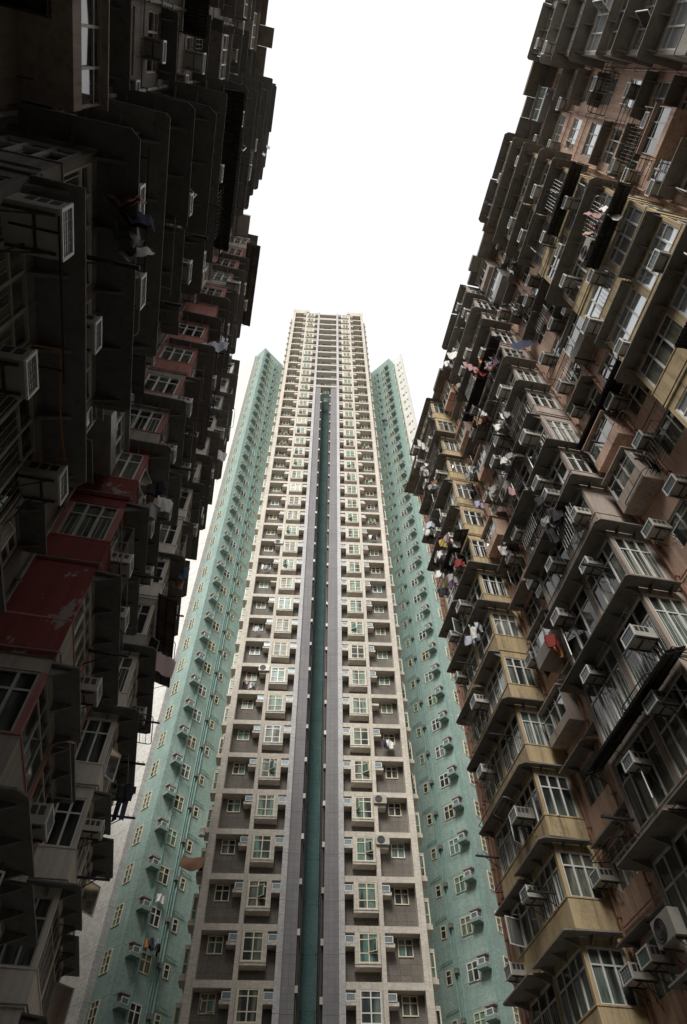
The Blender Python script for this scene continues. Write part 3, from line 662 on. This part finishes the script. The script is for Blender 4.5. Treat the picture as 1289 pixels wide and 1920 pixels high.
def garment(kind, col, seed):
    """hanging cloth with folds, top edge at the origin, hanging down"""
    rd = random.Random(seed); m = MB()
    H = {'shirt':.62,'trousers':.85,'towel':.7,'sheet':1.1,'shorts':.45}[kind]*rd.uniform(.9,1.1); nz = 12; nx = 12
    ph,a1,a2 = rd.uniform(0,6),rd.uniform(.025,.05),rd.uniform(10,18)
    def pt(i,j,w0,xo):
        t = j/nz; x = (i/nx-.5)*w0(t)+xo(t)
        y = (a1+.03*t)*math.sin(a2*x+ph+1.5*t)+.02*math.sin(31*x+ph*2+5*t)
        z = -H*t - (.06*abs(x)/.3 if t < .1 else .05*t*math.sin(7*x+ph))
        return (x,y,z)
    def sheet(w0,xo,off=0.,t0=0,t1=1):
        vs=[]; fs=[]
        for j in range(nz+1):
            for i in range(nx+1):
                p = pt(i,t0*nz+(t1-t0)*j,w0,xo); vs.append((p[0],p[1]+off,p[2]))
        for j in range(nz):
            for i in range(nx):
                a = j*(nx+1)+i; fs.append((a,a+1,a+nx+2,a+nx+1))
        m.add(vs,fs)
    if kind in ('towel','sheet'):
        w = rd.uniform(.45,.6) if kind=='towel' else rd.uniform(1.,1.3); sheet(lambda t:w*(1-.08*t),lambda t:0)
    elif kind=='shirt':
        sheet(lambda t:.34+.16*min(1,t*6)+.04*t,lambda t:0); sheet(lambda t:.33+.16*min(1,t*6)+.04*t,lambda t:0,.07)
        for s in (-1,1): sheet(lambda t:.15,lambda t,s=s:s*(.23+.05*t),.03,.06,.55)
    else:
        w = .4
        sheet(lambda t:w,lambda t:0,0,0,.34)
        for s in (-1,1): sheet(lambda t:w*.5*(1-.2*t),lambda t,s=s:s*w*(.25+.05*t),0,.34,1)
    # hanger bar
    m.tube([(-.22,0,.01),(0,0,.07),(.22,0,.01)],.008,4,1)
    me = m.mesh('hanging_'+kind,[CLOTH[col],M['galv']])
    for p in me.polygons: p.use_smooth = True
    return me
G = []   # side, y, z, kind, colour, turn
def LD(A, lst):
    for y,z,kind,col in lst: G.append((A,y,z,kind,col))
LD('R',[(22.35,33.0,'shirt','white'),(21.6,31.5,'shirt','black'),(20.6,30.6,'trousers','navy'),(20.2,29.4,'shirt','red'),(22.2,31.2,'shirt','lavender'),(21.4,29.6,'shirt','grey'),(22.0,33.6,'towel','yellow'),(20.1,31.0,'shirt','white'),(20.9,32.2,'shorts','red'),(22.9,30.2,'shirt','black'),(21.9,30.0,'trousers','purple'),(22.8,31.6,'shirt','white'),(21.1,32.9,'shirt','pink'),
 (13.05,39.0,'sheet','pink'),(12.3,37.9,'towel','orange'),(12.5,36.8,'shirt','red'),(13.1,37.4,'shirt','peach'),(10.4,43.5,'shirt','black'),(9.95,41.9,'shirt','black'),(10.4,41.8,'shorts','pink'),
 (19.3,34.2,'shirt','lavender'),(19.15,35.8,'shirt','black'),(19.5,35.6,'trousers','black'),(2.9,29.7,'towel','pink'),(2.5,28.9,'shirt','white'),(3.2,28.7,'shirt','red'),(2.65,28.1,'towel','white'),(3.5,29.0,'shirt','peach'),
 (-1.1,47.9,'trousers','black'),(-.85,46.9,'trousers','blue jean'),(-1.1,46.2,'shirt','pink'),(5.4,46.6,'shirt','purple'),(15.2,18.4,'towel','orange'),(14.9,18.5,'shirt','red'),(9.5,21.2,'towel','yellow'),(12.4,23.6,'shirt','black'),(12.7,22.7,'shirt','grey'),(12.75,22.0,'trousers','black'),(12.1,22.4,'shirt','black'),(13.9,26.7,'towel','pink'),(14.1,43.9,'sheet','white'),(21.4,44.7,'sheet','white'),(18.4,29.7,'shirt','striped pink'),(10.3,36.3,'sheet','navy')])
LD('L',[(2.7,14.0,'shirt','pink'),(2.95,14.0,'shirt','navy'),(3.2,14.1,'shirt','grey'),(3.5,14.1,'towel','white'),(11.0,29.5,'sheet','plaid blue'),(20.4,25.6,'trousers','blue jean'),(21.0,25.5,'towel','brown'),(21.8,15.4,'shirt','black'),(23.1,15.8,'trousers','navy'),(24.4,11.2,'shirt','striped pink'),(13.9,29.9,'shirt','black'),(15.2,31.5,'trousers','black'),(11.5,18.7,'shirt','black'),(11.9,18.6,'towel','white'),(11.5,17.5,'shirt','grey'),(21.1,20.9,'sheet','striped pink'),(21.2,38.1,'sheet','white')])
rl_ = random.Random(41)
for y,z in LCL:
    for q in range(rl_.choice([3,4])):
        G.append(('R',y+.24*q+rl_.uniform(-.05,.05),z+rl_.uniform(-.1,.1),rl_.choice(['shirt','towel','shorts','shirt','trousers']),rl_.choice(['white','grey','black','white','grey','lavender','white','pink','purple','plaid blue','brown'])))
its = []
for A,y,z,kind,col in G:
    side = RIGHT if A=='R' else LEFT
    its.append(dict(side=side,y=y,z=z,kind=kind,col=col,key=(col,kind,place_name(side,y),block_name(side),int((ROOF-z)/FL))))
near_words(its)
for i,it in enumerate(its):
    side = it['side']; inbay = any(a-.05<=it['y']<=b+.05 for a,b in BAYS)
    me = garment(it['kind'],it['col'],i)
    o = link('hanging_'+it['kind'],me,None,side.W(it['y'],(BD+.45+.2*(i%2)) if inbay else .5+.2*(i%2),it['z']+.3),side.rz+R(90)+random.uniform(-.5,.5))
    tag(o,'%s %s drying outside %s %s, %s%s'%(it['col'],it['kind'],it['key'][3],it['key'][2],storey(it['key'][4]),it['extra']),'laundry','washing hung out on the old blocks')
# orange plastic chain strung along the front of the left block
m = MB(); n = 44; y0,y1,zc = 4.15,5.95,10.9
for i in range(n):
    t = i/(n-1); y = y0+(y1-y0)*t; z = zc-.12*math.sin(math.pi*t); a = (i%2)*math.pi/2
    ring = [(.016*math.sin(q*math.pi/4)*math.cos(a), y+.03*math.cos(q*math.pi/4), z+.016*math.sin(q*math.pi/4)*math.sin(a)) for q in range(9)]
    m.tube(ring,.006,4)
for y in (y0,y1): m.tube([(-.45,y,zc-.02),(.03,y,zc)],.014,5)
o = m.build('plastic_chain',CLOTH['orange'],None,(-3.1,0,0)); tag(o,'orange plastic chain strung along the front of the left block','chain')

# ------------------------------------------------------------------ the residential tower
e = Vector((.98912,-.14710,0)); TM = Vector((6.7613,40.0491,0)); TRZ = math.atan2(e.y,e.x)
tower = thing('residential_tower','tall beige residential tower with two teal wings rising at the end of the court','building',TM,TRZ)
zk = lambda k: 17.0+2.8*k
K0, K1 = -5, 40
TOP = 129.9; SLOT = 96.0
tr = random.Random(5)
# local frame: x along the front, -y towards the court
m = MB()
for s in (-1,1): m.box(s*1.88,s*6.55,.65,12,0,TOP-.3)
m.build('recessed_wall',M['tile'],tower)
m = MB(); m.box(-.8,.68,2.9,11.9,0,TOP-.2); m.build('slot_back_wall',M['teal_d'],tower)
m = MB()
for s in (-1,1):
    m.box(s*.8 if s<0 else .68, s*1.56 if s<0 else 1.54, .10,11.8,0,SLOT)
    m.box(s*.8 if s<0 else .68, s*1.56 if s<0 else 1.54, 1.8,11.8,SLOT+.01,TOP-.25)
m.build('slot_flank',M['gtile'],tower)
m = MB(); m.box(-1.90,-1.56,-.05,11.7,0,TOP-.1); m.box(1.54,1.88,-.05,11.7,0,TOP-.1); m.build('inner_pillar',M['lav'],tower)
for s in (-1,1):
    m = MB(); m.box(s*6.12,s*6.53,0,.66,0,TOP); m.box(s*3.86,s*4.12,.02,.66,0,TOP-1.2)
    m.box(s*6.53,s*6.6,.3,11.5,0,TOP)
    m.box(s*4.12,s*6.12,.012,.66,TOP-1.0,TOP-.02); m.box(s*3.6,s*6.6,.03,6,TOP+.0,TOP+1.0)
    m.build('outer_pillar',M['frame'],tower)
for s in (-1,1):
    fb = MB(); fb.box(s*1.9,s*6.12,.035,.66,0,.36); fb = fb.mesh('floor_beam',M['frame'])
    for k in range(-2,K1+1): link('floor_beam',fb,tower,(0,0,zk(k)))
lb = MB(); lb.box(-1.56,1.54,.0,.62,-.08,.42); lb = lb.mesh('link_beam',M['frame'])
for k in range(28,K1+1): link('link_beam',lb,tower,(0,0,zk(k)-.4))
m = MB(); m.box(-1.5,1.5,1.2,5,TOP-.1,TOP+2.4); m.build('roof_block',M['frame'],tower)
for k in range(28,K1-1): window('slot_window','slw',1.1,1.1,[1,1],[1,1.4],tower,(-.61,2.9,zk(k)+.5),0,'glass_t',mat='frame_c',bar=.05)
# joints between shared meshes
bx = MB(); bx.box(-.71,.71,-.62,0,-1.72,-.30); 
def bay_mesh(s):
    b = MB(); x0,x1 = (-.71,.71)
    fr = .09; inn = .23                                               # frame borders: outer side thin, inner side thick
    l,r = (fr,inn) if s<0 else (inn,fr)
    b.box(x0,x0+l,0,.62,-1.55,-.0); b.box(x1-r,x1,0,.62,-1.55,0); b.box(x0,x1,0,.62,-1.74,-1.55); b.box(x0-.02,x1+.02,-.03,0,-1.60,-1.54)
    b.box(x0+l,x1-r,.12,.6,-1.55,0)
    return b.mesh('bay_box',M['frame'])
BAY = {s:bay_mesh(s) for s in (-1,1)}
LEDGE = MB(); LEDGE.box(-.26,.26,.02,.66,-.72,-.53); LEDGE = LEDGE.mesh('ac_shelf',M['frame'])
LEDGE2 = MB(); LEDGE2.box(-.275,.275,.06,.66,-.72,-.53); LEDGE2 = LEDGE2.mesh('ac_shelf',M['frame'])
tac = []
for k in range(K0+3,K1+1):
    z = zk(k)
    if z < 14: continue
    big = k < 20
    for s in (-1,1):
        xb = s*3.13
        o = link('window_bay',BAY[s],tower,(xb,.02,z))
        x0 = xb-.62 if s<0 else xb-.48
        g = tr.choice(['glass_t','glass_t','glass_u','glass_w','glass_t','glass_t','glass_u','glass_t'])
        w = window('bay_window','tbw',1.1,1.5,[1,1],[1.05,1.5,.72],tower,(x0,.10,z-1.52),0,g,mat='frame_c' if tr.random()<.82 else 'frame_w',bar=.055,depth=.06)
        if tr.random()<.22: sash(w,.5,.66,.05,.5,R(-tr.uniform(20,70)),'glass_t','frame_c')
        if tr.random()<.12: sash(w,.5,.66,.55,.5,R(-tr.uniform(20,50)),'glass_t','frame_c')
        xs = s*5.32-.43
        g = tr.choice(['glass_t','glass_u','glass_t','glass_u'])
        w = window('panel_window','tpw',.86,.95,[1,1],[1.75,1],tower,(xs,.66,z-.98),0,g,mat='frame_c' if tr.random()<.85 else 'frame_w',bar=.055,depth=.06)
        if tr.random()<.16:
            sash(w,.38,.55,.05,.05,R(-tr.uniform(30,75)),'glass_t','frame_c'); sash(w,.38,.55,.43,.05,R(-tr.uniform(10,40)),'glass_t','frame_c')
        link('ac_shelf',LEDGE,tower,(s*2.16,0,z)); link('ac_shelf',LEDGE2,tower,(s*4.40,0,z))
        tac.append((s,2.14,k)); 
        if tr.random()<.93: tac.append((s,4.32,k))
Tm = Matrix.Translation(TM) @ Matrix.Rotation(TRZ,4,'Z')
far_ac = MB()
for s,x,k in tac:
    z = zk(k)-.525; p = Tm @ Vector((s*x,.55,z))
    if k < 16:
        n = 40-k
        lab = 'air conditioner in %s %s of beige tower front, %s' % ('left' if s<0 else 'right','inner niche' if x<3 else 'outer panel',storey(n))
        if x > 3 and tr.random() < .2:
            t = thing('fan_air_conditioner','round-fan '+lab,'air conditioner',p+Vector((-.03,-.12,0)),TRZ,'air conditioners on the beige tower front'); link('casing',FAN[0],t); link('fan_grille',FAN[1],t); continue
        make_ac('air_conditioner', p, TRZ, lab, 'air conditioners on the beige tower front', 2, False)
    else:
        far_ac.box(s*x-.25,s*x+.25,.08,.6,z,z+.36)
o = far_ac.build('air_conditioner',M['ac'],None,TM,TRZ); o['kind'] = 'stuff'; tag(o,'small air conditioners on the high shelves of the beige tower front','air conditioner','air conditioners on the beige tower front')
# slot pipes and little boxes
for x in (-.74,-.60,.62,.47):
    m = MB(); y = .35 if abs(x)>.6 else .6; m.tube([(x,y,0),(x,y,SLOT)],.055 if abs(x)>.6 else .04,6); m.build('drain_pipe',M['pipe_brown'],tower)
for x0,x1 in ((-.8,-.55),(.43,.68)):
    m = MB(); m.box(x0,x1,.7,2.9,0,SLOT-.2); m.build('slot_cheek',M['pipe_brown'],tower)
sb = MB(); sb.box(-.08,.08,.08,.4,-.17,.17); sb = sb.mesh('slot_box',M['ac'])
sk = MB(); sk.tube([(0,.75,0),(.16,.75,0),(.16,.75,.3),(0,.75,.3)],.015,4); sk = sk.mesh('slot_bracket',M['black'])
for k in range(K0+4,28):
    for x in (-.72,.60): link('slot_box',sb,tower,(x,0,zk(k)-.5*(x>0)))
    for x in (-.55,.43):
        o = link('slot_bracket',sk,tower,(x,0,zk(k)-1.1)); 
        if x > 0: o.scale = (-1,1,1)
# side bays: stacked little bay windows on both flanks
def side_bay(s):
    c = MB(); c.box(s*6.58,s*7.12,0,1.0,-2.05,-1.78); c.box(s*6.58,s*7.05,.05,.95,-.42,-.25); c.box(s*6.58,s*6.8,.06,.94,-1.78,-.42)
    f = MB()
    xo = s*7.02
    for y in (.06,.48,.90): f.box(xo-.03,xo+.03,y,y+.05,-1.78,-.42)
    for xx in (s*6.63,s*7.0): f.box(xx-.03,xx+.03,.04,.09,-1.78,-.42)
    for z in (-1.76,-1.25,-.48): f.box(s*6.6,s*7.04,.03,.08,z,z+.05); f.box(xo-.03,xo+.035,.08,.92,z,z+.05)
    p = MB(); p.quad((s*6.6,.07,-1.76),(s*7.0,.07,-1.76),(s*7.0,.07,-.44),(s*6.6,.07,-.44)); p.quad((s*7.0,.07,-1.76),(s*7.0,.93,-1.76),(s*7.0,.93,-.44),(s*7.0,.07,-.44))
    return c.mesh('side_bay',M['frame']), f.mesh('frame',M['frame_c']), p.mesh('pane',M['glass_t'])
SB = {s:side_bay(s) for s in (-1,1)}
for k in range(-1,K1+1):
    for s in (-1,1):
        for y,nm,dz in ((1.2,'side_bay',0),(3.1,'rear_side_bay',.35)):
            o = link(nm,SB[s][0],tower,(0,y,zk(k)+dz)); link('frame',SB[s][1],o); link('pane',SB[s][2],o)
            if nm=='side_bay' and tr.random()<.2 and k<22: 
                sa = sash(o,.42,.75,s*6.62 if s<0 else 6.62,-1.2,R(-60 if s>0 else -100),'glass_t','frame_c')
# wings, turned 45 degrees to the tower
al = R(45)+TRZ
d1 = Vector((math.cos(al),math.sin(al),0)); d2 = Vector((-math.sin(al),math.cos(al),0))
A0 = Vector((-3.948,48.540,0))
B0 = Vector((49.24*math.sin(R(23.6)),49.24*math.cos(R(23.6)),0))
Ti = Tm.inverted()
def fr(o, dx, dy):            # local frame of a wing: (a,b,z) -> tower frame
    return lambda a,b,z: Ti @ Vector((o.x+dx.x*a+dy.x*b, o.y+dx.y*a+dy.y*b, z))
WT = 126.0+1.7
WR = al-TRZ
pA, pB = Ti @ A0, Ti @ B0
m = MB(); m.box(0,9,0,2.6,0,WT); m.build('teal_wing_wall',M['teal'],tower,pA,WR)
m = MB(); m.box(-.47,9,2.1,2.3,0,WT-1.2); m.build('grey_strip',M['greystrip'],tower,pA,WR)
m = MB(); m.box(-.475,9,2.14,5.95,0,WT-1.3); m.build('pale_wing_wall',M['plainwall'],tower,pA,WR)
m = MB(); m.box(0,1.9,0,9,0,WT-1.8); m.build('teal_wing_wall',M['teal'],tower,pB,WR)
m = MB(); m.box(1.7,2.15,-1.65,4,0,WT+.9); m.box(1.62,2.2,-1.75,-1.6,0,WT+1.1); m.build('pale_wing_wall',M['plainwall'],tower,pB,WR)
# ledges with hoods, windows, vents, pipes
led = MB(); led.box(.38,1.18,-.55,0,-1.33,-1.12); led.box(.38,1.18,-.5,0,-.55,-.40); 
def ledge_mesh(mir):
    x0,x1 = (.38,1.15); 
    if mir: x0,x1 = -1.15,-.38
    l = MB(); l.box(x0,x1,-.6,0,-1.34,-1.12,0); l.box(x0,x1,-.5,0,-.56,-.42,1); l.box(x0+.02,x1-.02,-.1,-.004,-1.12,-.56,1); return l.mesh('ac_ledge',[M['teal_ledge'],M['grey_ledge']])
LM, LMR = ledge_mesh(False), ledge_mesh(True)
WRZ_L = math.atan2(d1.y,d1.x)-TRZ                   # left main face: local x = d1, outward -d2
WRZ_R = math.atan2(-d2.y,-d2.x)-TRZ                 # right main face: local x = -d2, outward = -d1
wac = []
def wl(o,dx,dy,a,b,z): return fr(o,dx,dy)(a,b,z)
for k in range(-1,40):
    z = zk(k)
    if z > WT-.5: break
    # left
    link('ac_ledge',LM,tower,wl(A0,d1,d2,0,0,z),WRZ_L)
    window('wing_window','ww',.88,1.15,[1,1],[1.7,1],tower,wl(A0,d1,d2,1.50,.01,z-1.80),WRZ_L,tr.choice(['glass_u','glass_u','glass_t']),mat='frame_c' if tr.random()<.5 else 'frame_w',bar=.055)
    window('vent_window','vw',.45,.85,[1],[1.6,1],tower,wl(A0,d1,d2,3.47,.01,z-1.62),WRZ_L,tr.choice(['glass_u','glass_t','glass_u']),mat='frame_c',bar=.05)
    window('strip_window','sw2',.85,1.35,[1,1],[1,1,.8],tower,wl(A0,d1,d2,.01,1.80,z-2.02),WRZ_L-R(90),tr.choice(['glass_u','glass_u']),mat='frame_c',bar=.055)
    wac.append(('left',A0+d1*.76-d2*.02,k,WRZ_L+TRZ))
    # right (its main face runs along d2 from B0)
    if z < WT-2:
        link('ac_ledge',LMR,tower,wl(B0,d1,d2,0,0,z-.3),WRZ_R)
        window('wing_window','ww',.88,1.15,[1,1],[1.7,1],tower,wl(B0,d1,d2,.01,2.25,z-2.0),WRZ_R,tr.choice(['glass_u','glass_u','glass_t']),mat='frame_w' if tr.random()<.6 else 'frame_c',bar=.055)
        window('vent_window','vw',.45,.85,[1],[1.6,1],tower,wl(B0,d1,d2,.01,3.95,z-1.7),WRZ_R,tr.choice(['glass_u','glass_t','glass_u']),mat='frame_c',bar=.05)
        window('strip_window','sw3',.6,1.35,[1],[1,1,.8],tower,wl(B0,d1,d2,.95,.01,z-2.02),WRZ_L,tr.choice(['glass_u','glass_u']),mat='frame_c',bar=.055)
        wac.append(('right',B0+d2*.76-d1*.02,k,WRZ_R+TRZ))
    if k > 10:
        window('end_window','ew',.55,.6,[1,1],[1],tower,wl(B0,d1,d2,1.71,-.45,z-1.9),WRZ_R,tr.choice(['glass_u','glass_t']),mat='frame_w',bar=.05)
        window('end_vent','ev',.28,.3,[1],[1],tower,wl(B0,d1,d2,1.71,-1.15,z-1.5),WRZ_R,'glass_u',mat='frame_d',bar=.04)
far = MB()
for nm,p,k,rz in wac:
    dz = -.3 if nm=='right' else 0
    if k < 22:
        lab = 'boxed air conditioner on ledge of %s teal wing, %s' % (nm, storey(39-k))
        make_ac('air_conditioner',(p.x,p.y,zk(k)-1.11+dz),rz,lab,'air conditioners on the teal wings',2,False)
    else:
        q = MB(); c,s_ = math.cos(rz),math.sin(rz)
        far.T = lambda x,y,z,p=p,c=c,s_=s_: (p.x+c*x-s_*y, p.y+s_*x+c*y, z)
        far.box(-.27,.27,-.5,.05,zk(k)-1.11+dz,zk(k)-.73+dz)
o = far.build('air_conditioner',M['ac']); o['kind'] = 'stuff'; tag(o,'small boxed air conditioners on the high ledges of the teal wings','air conditioner','air conditioners on the teal wings')
for (o_,dx,dy,flip) in ((A0,d1,d2,False),(B0,d1,d2,True)):
    for a,r in ((1.28,.03),(1.36,.03),(1.44,.05),(2.75,.045),(2.95,.03),(3.2,.055),(.10,.03),(.22,.03),(.34,.03)):
        if not flip and a < 1: continue
        if flip and a in (1.28,1.36,1.44): continue
        m = MB(fr(o_,dx,dy)); 
        pt = (lambda z: (a,-.09,z)) if not flip else (lambda z: (-.09,a,z))
        m.tube([pt(0.1),pt(WT-2.2)],r,6)
        m.build('drain_pipe',M['pipe_teal'],tower)
    fw_ = WRZ_R if flip else WRZ_L; sg = -1 if flip else 1
    m = MB(); m.tube([(sg*3.2,-.10,-.3),(sg*3.5,-.12,-.33),(sg*4.3,-.08,-.45)],.035,5); bp = m.mesh('branch_pipe',M['pipe_teal'])
    m = MB(); m.box(sg*2.85,sg*3.1,-.3,0,-1.25,-.95); vb = m.mesh('vent_box',M['pipe_grey'])
    m = MB(); m.tube([(sg*1.5,-.03,-2.1),(sg*1.5,-.22,-2.05),(sg*2.4,-.22,-2.05),(sg*2.4,-.03,-2.1)],.018,4); rl = m.mesh('drying_rail',M['pipe_teal'])
    for k in range(-1,39):
        p = fr(o_,dx,dy)(0,0,zk(k))
        link('branch_pipe',bp,tower,p,fw_); link('vent_box',vb,tower,p,fw_); link('drying_rail',rl,tower,p,fw_)
# things hung out on the tower
def tower_hang(p, z, kind, col, rz, label, seed):
    o = link('hanging_'+kind, garment(kind,col,seed), None, (p.x,p.y,z), rz); tag(o,label,'laundry','washing hung out on the tower')
wrz = WRZ_L+TRZ
for i,(a,z,kind,col,w) in enumerate([(1.5,22.9,'shirt','orange','first'),(1.75,23.0,'shirt','black','second'),(1.98,23.0,'towel','blue jean','third'),(2.2,23.1,'shirt','grey','fourth'),(2.45,22.9,'shirt','black','fifth')]):
    tower_hang(A0+d1*a-d2*(.45+.1*(i%2)),z-.35,kind,col,wrz+R(70),'%s %s on left teal wing, %s from the apex in the row'%(col,kind,w),90+i)
tower_hang(A0+d1*1.9-d2*.3,25.6,'shirt','white',wrz,'white shirt hung below a left teal wing window',97)
for i,(x,col,kind) in enumerate([(-5.6,'black','shirt'),(-5.35,'striped pink','shirt'),(-5.1,'white','shirt'),(-4.9,'grey','shirt')]):
    p = Tm @ Vector((x,.1,0)); tower_hang(p,37.8,kind,col,TRZ+R(40),'%s %s drying in a left panel of the beige tower front'%(col,kind),110+i)
for i,(b,col,kind) in enumerate([(2.2,'red','shirt'),(2.5,'navy','towel'),(2.8,'black','shirt')]):
    tower_hang(B0+d2*b-d1*.5,101.8+.3*i,kind,col,wrz,'%s %s hanging high on the right teal wing'%(col,kind),120+i)
for i,(s_,x,k,col,kind) in enumerate([(1,5.3,6,'white','shirt'),(1,5.0,6,'navy','shirt'),(-1,5.2,13,'grey','shirt'),(-1,5.5,13,'white','towel'),(1,5.4,15,'black','shirt'),(1,5.1,15,'white','shirt'),(-1,5.3,10,'plaid blue','towel'),(1,3.0,17,'white','towel'),(-1,3.1,19,'white','shirt'),(-1,5.3,21,'black','shirt')]):
    p = Tm @ Vector((s_*x,.15,0)); tower_hang(p,zk(k)-.95,kind,col,TRZ+R(30),'%s %s drying on the %s half of the beige tower front, %s'%(col,kind,'left' if s_<0 else 'right',storey(40-k)),140+i)
m = MB(); n = 10
vs = []; 
for j in range(n+1):
    for i in range(n+1):
        x = (i/n)*1.5; z = -(j/n)*1.1 - .25*math.sin(x*2); vs.append((x, .08*math.sin(x*5+j*.4)-.6*math.sin(j/n*1.5), z))
m.add(vs,[(j*(n+1)+i,j*(n+1)+i+1,(j+1)*(n+1)+i+1,(j+1)*(n+1)+i) for j in range(n) for i in range(n)])
p = Tm @ Vector((-8.1,1.0,24.6)); o = m.build('quilted_mat',CLOTH['brown'],None,p,TRZ); tag(o,'brown quilted mat hung out from the left flank of the beige tower','mat')
m = MB(); n = 12
for j in range(9):
    pass
vs = []; rr = [(.0,.0),(.16,-.02),(.2,-.15),(.17,-.4),(.19,-.62),(.0,-.68)]
for r,z in rr:
    for i in range(n): vs.append((r*math.cos(i*2*math.pi/n)*(1+.12*math.sin(3*i)),r*math.sin(i*2*math.pi/n),z))
m.add(vs,[(j*n+i,j*n+(i+1)%n,(j+1)*n+(i+1)%n,(j+1)*n+i) for j in range(len(rr)-1) for i in range(n)])
m.tube([(0,0,.25),(0,0,-.02)],.015,5)
p = Tm @ Vector((-7.15,1.0,26.4)); o = m.build('plastic_bag',CLOTH['white'],None,p); tag(o,'white plastic bag hanging on the left flank of the beige tower','bag')

# ------------------------------------------------------------------ ground, sky, sun, camera
m = MB(); m.quad((-3000,-3000,0),(3000,-3000,0),(3000,3000,0),(-3000,3000,0))
o = m.build('ground',wall_mat('paved_ground',(.28,.27,.25),amount=.4)); o['kind'] = 'structure'

sc = bpy.context.scene
w = bpy.data.worlds.new('World'); sc.world = w; w.use_nodes = True
nt = w.node_tree; bg = nt.nodes['Background']
SUN_EL, SUN_AZ = R(46), R(206)
sky = nt.nodes.new('ShaderNodeTexSky'); sky.sky_type = 'NISHITA'; sky.sun_disc = False
sky.sun_elevation = SUN_EL; sky.sun_rotation = SUN_AZ
tc = nt.nodes.new('ShaderNodeTexCoord')
cl = nt.nodes.new('ShaderNodeTexNoise'); cl.inputs['Scale'].default_value = 1.6; cl.inputs['Detail'].default_value = 4; nt.links.new(tc.outputs['Generated'],cl.inputs['Vector'])
cloud = ramp(nt, cl.outputs[0], .3,.7,(9.0,9.0,9.1),(10.2,10.1,10.))
nt.links.new(mixc(nt,.93,sky.outputs[0],cloud), bg.inputs[0]); bg.inputs[1].default_value = .12
sl = bpy.data.lights.new('sun','SUN'); sl.energy = 3.9; sl.angle = R(24); sl.color = (1,.96,.9)
so = bpy.data.objects.new('sun',sl); C.objects.link(so)
sd = Vector((math.sin(SUN_AZ)*math.cos(SUN_EL), math.cos(SUN_AZ)*math.cos(SUN_EL), math.sin(SUN_EL)))
so.rotation_euler = sd.to_track_quat('Z','Y').to_euler(); so.location = (0,0,200)

cam = bpy.data.cameras.new('camera'); co = bpy.data.objects.new('camera',cam); C.objects.link(co); sc.camera = co
cam.sensor_fit = 'VERTICAL'; cam.sensor_height = 24; cam.lens = 1262/1920*24; cam.clip_start = .1; cam.clip_end = 6000
# columns: camera right, up, back in world axes
rx = Vector((.9786231,-.20541006,-.01017517)); dn = Vector((.16461423,.81200015,-.55996241)); fw = Vector((.12328415,.54631718,.82845553))
co.matrix_world = Matrix(((rx.x,-dn.x,-fw.x,0),(rx.y,-dn.y,-fw.y,0),(rx.z,-dn.z,-fw.z,1.7),(0,0,0,1)))
sc.view_settings.view_transform = 'Standard'; sc.view_settings.look = 'None'; sc.view_settings.exposure = 0; sc.view_settings.gamma = 1
sc.render.engine = 'CYCLES'; sc.cycles.max_bounces = 6; sc.cycles.diffuse_bounces = 4; sc.cycles.glossy_bounces = 3
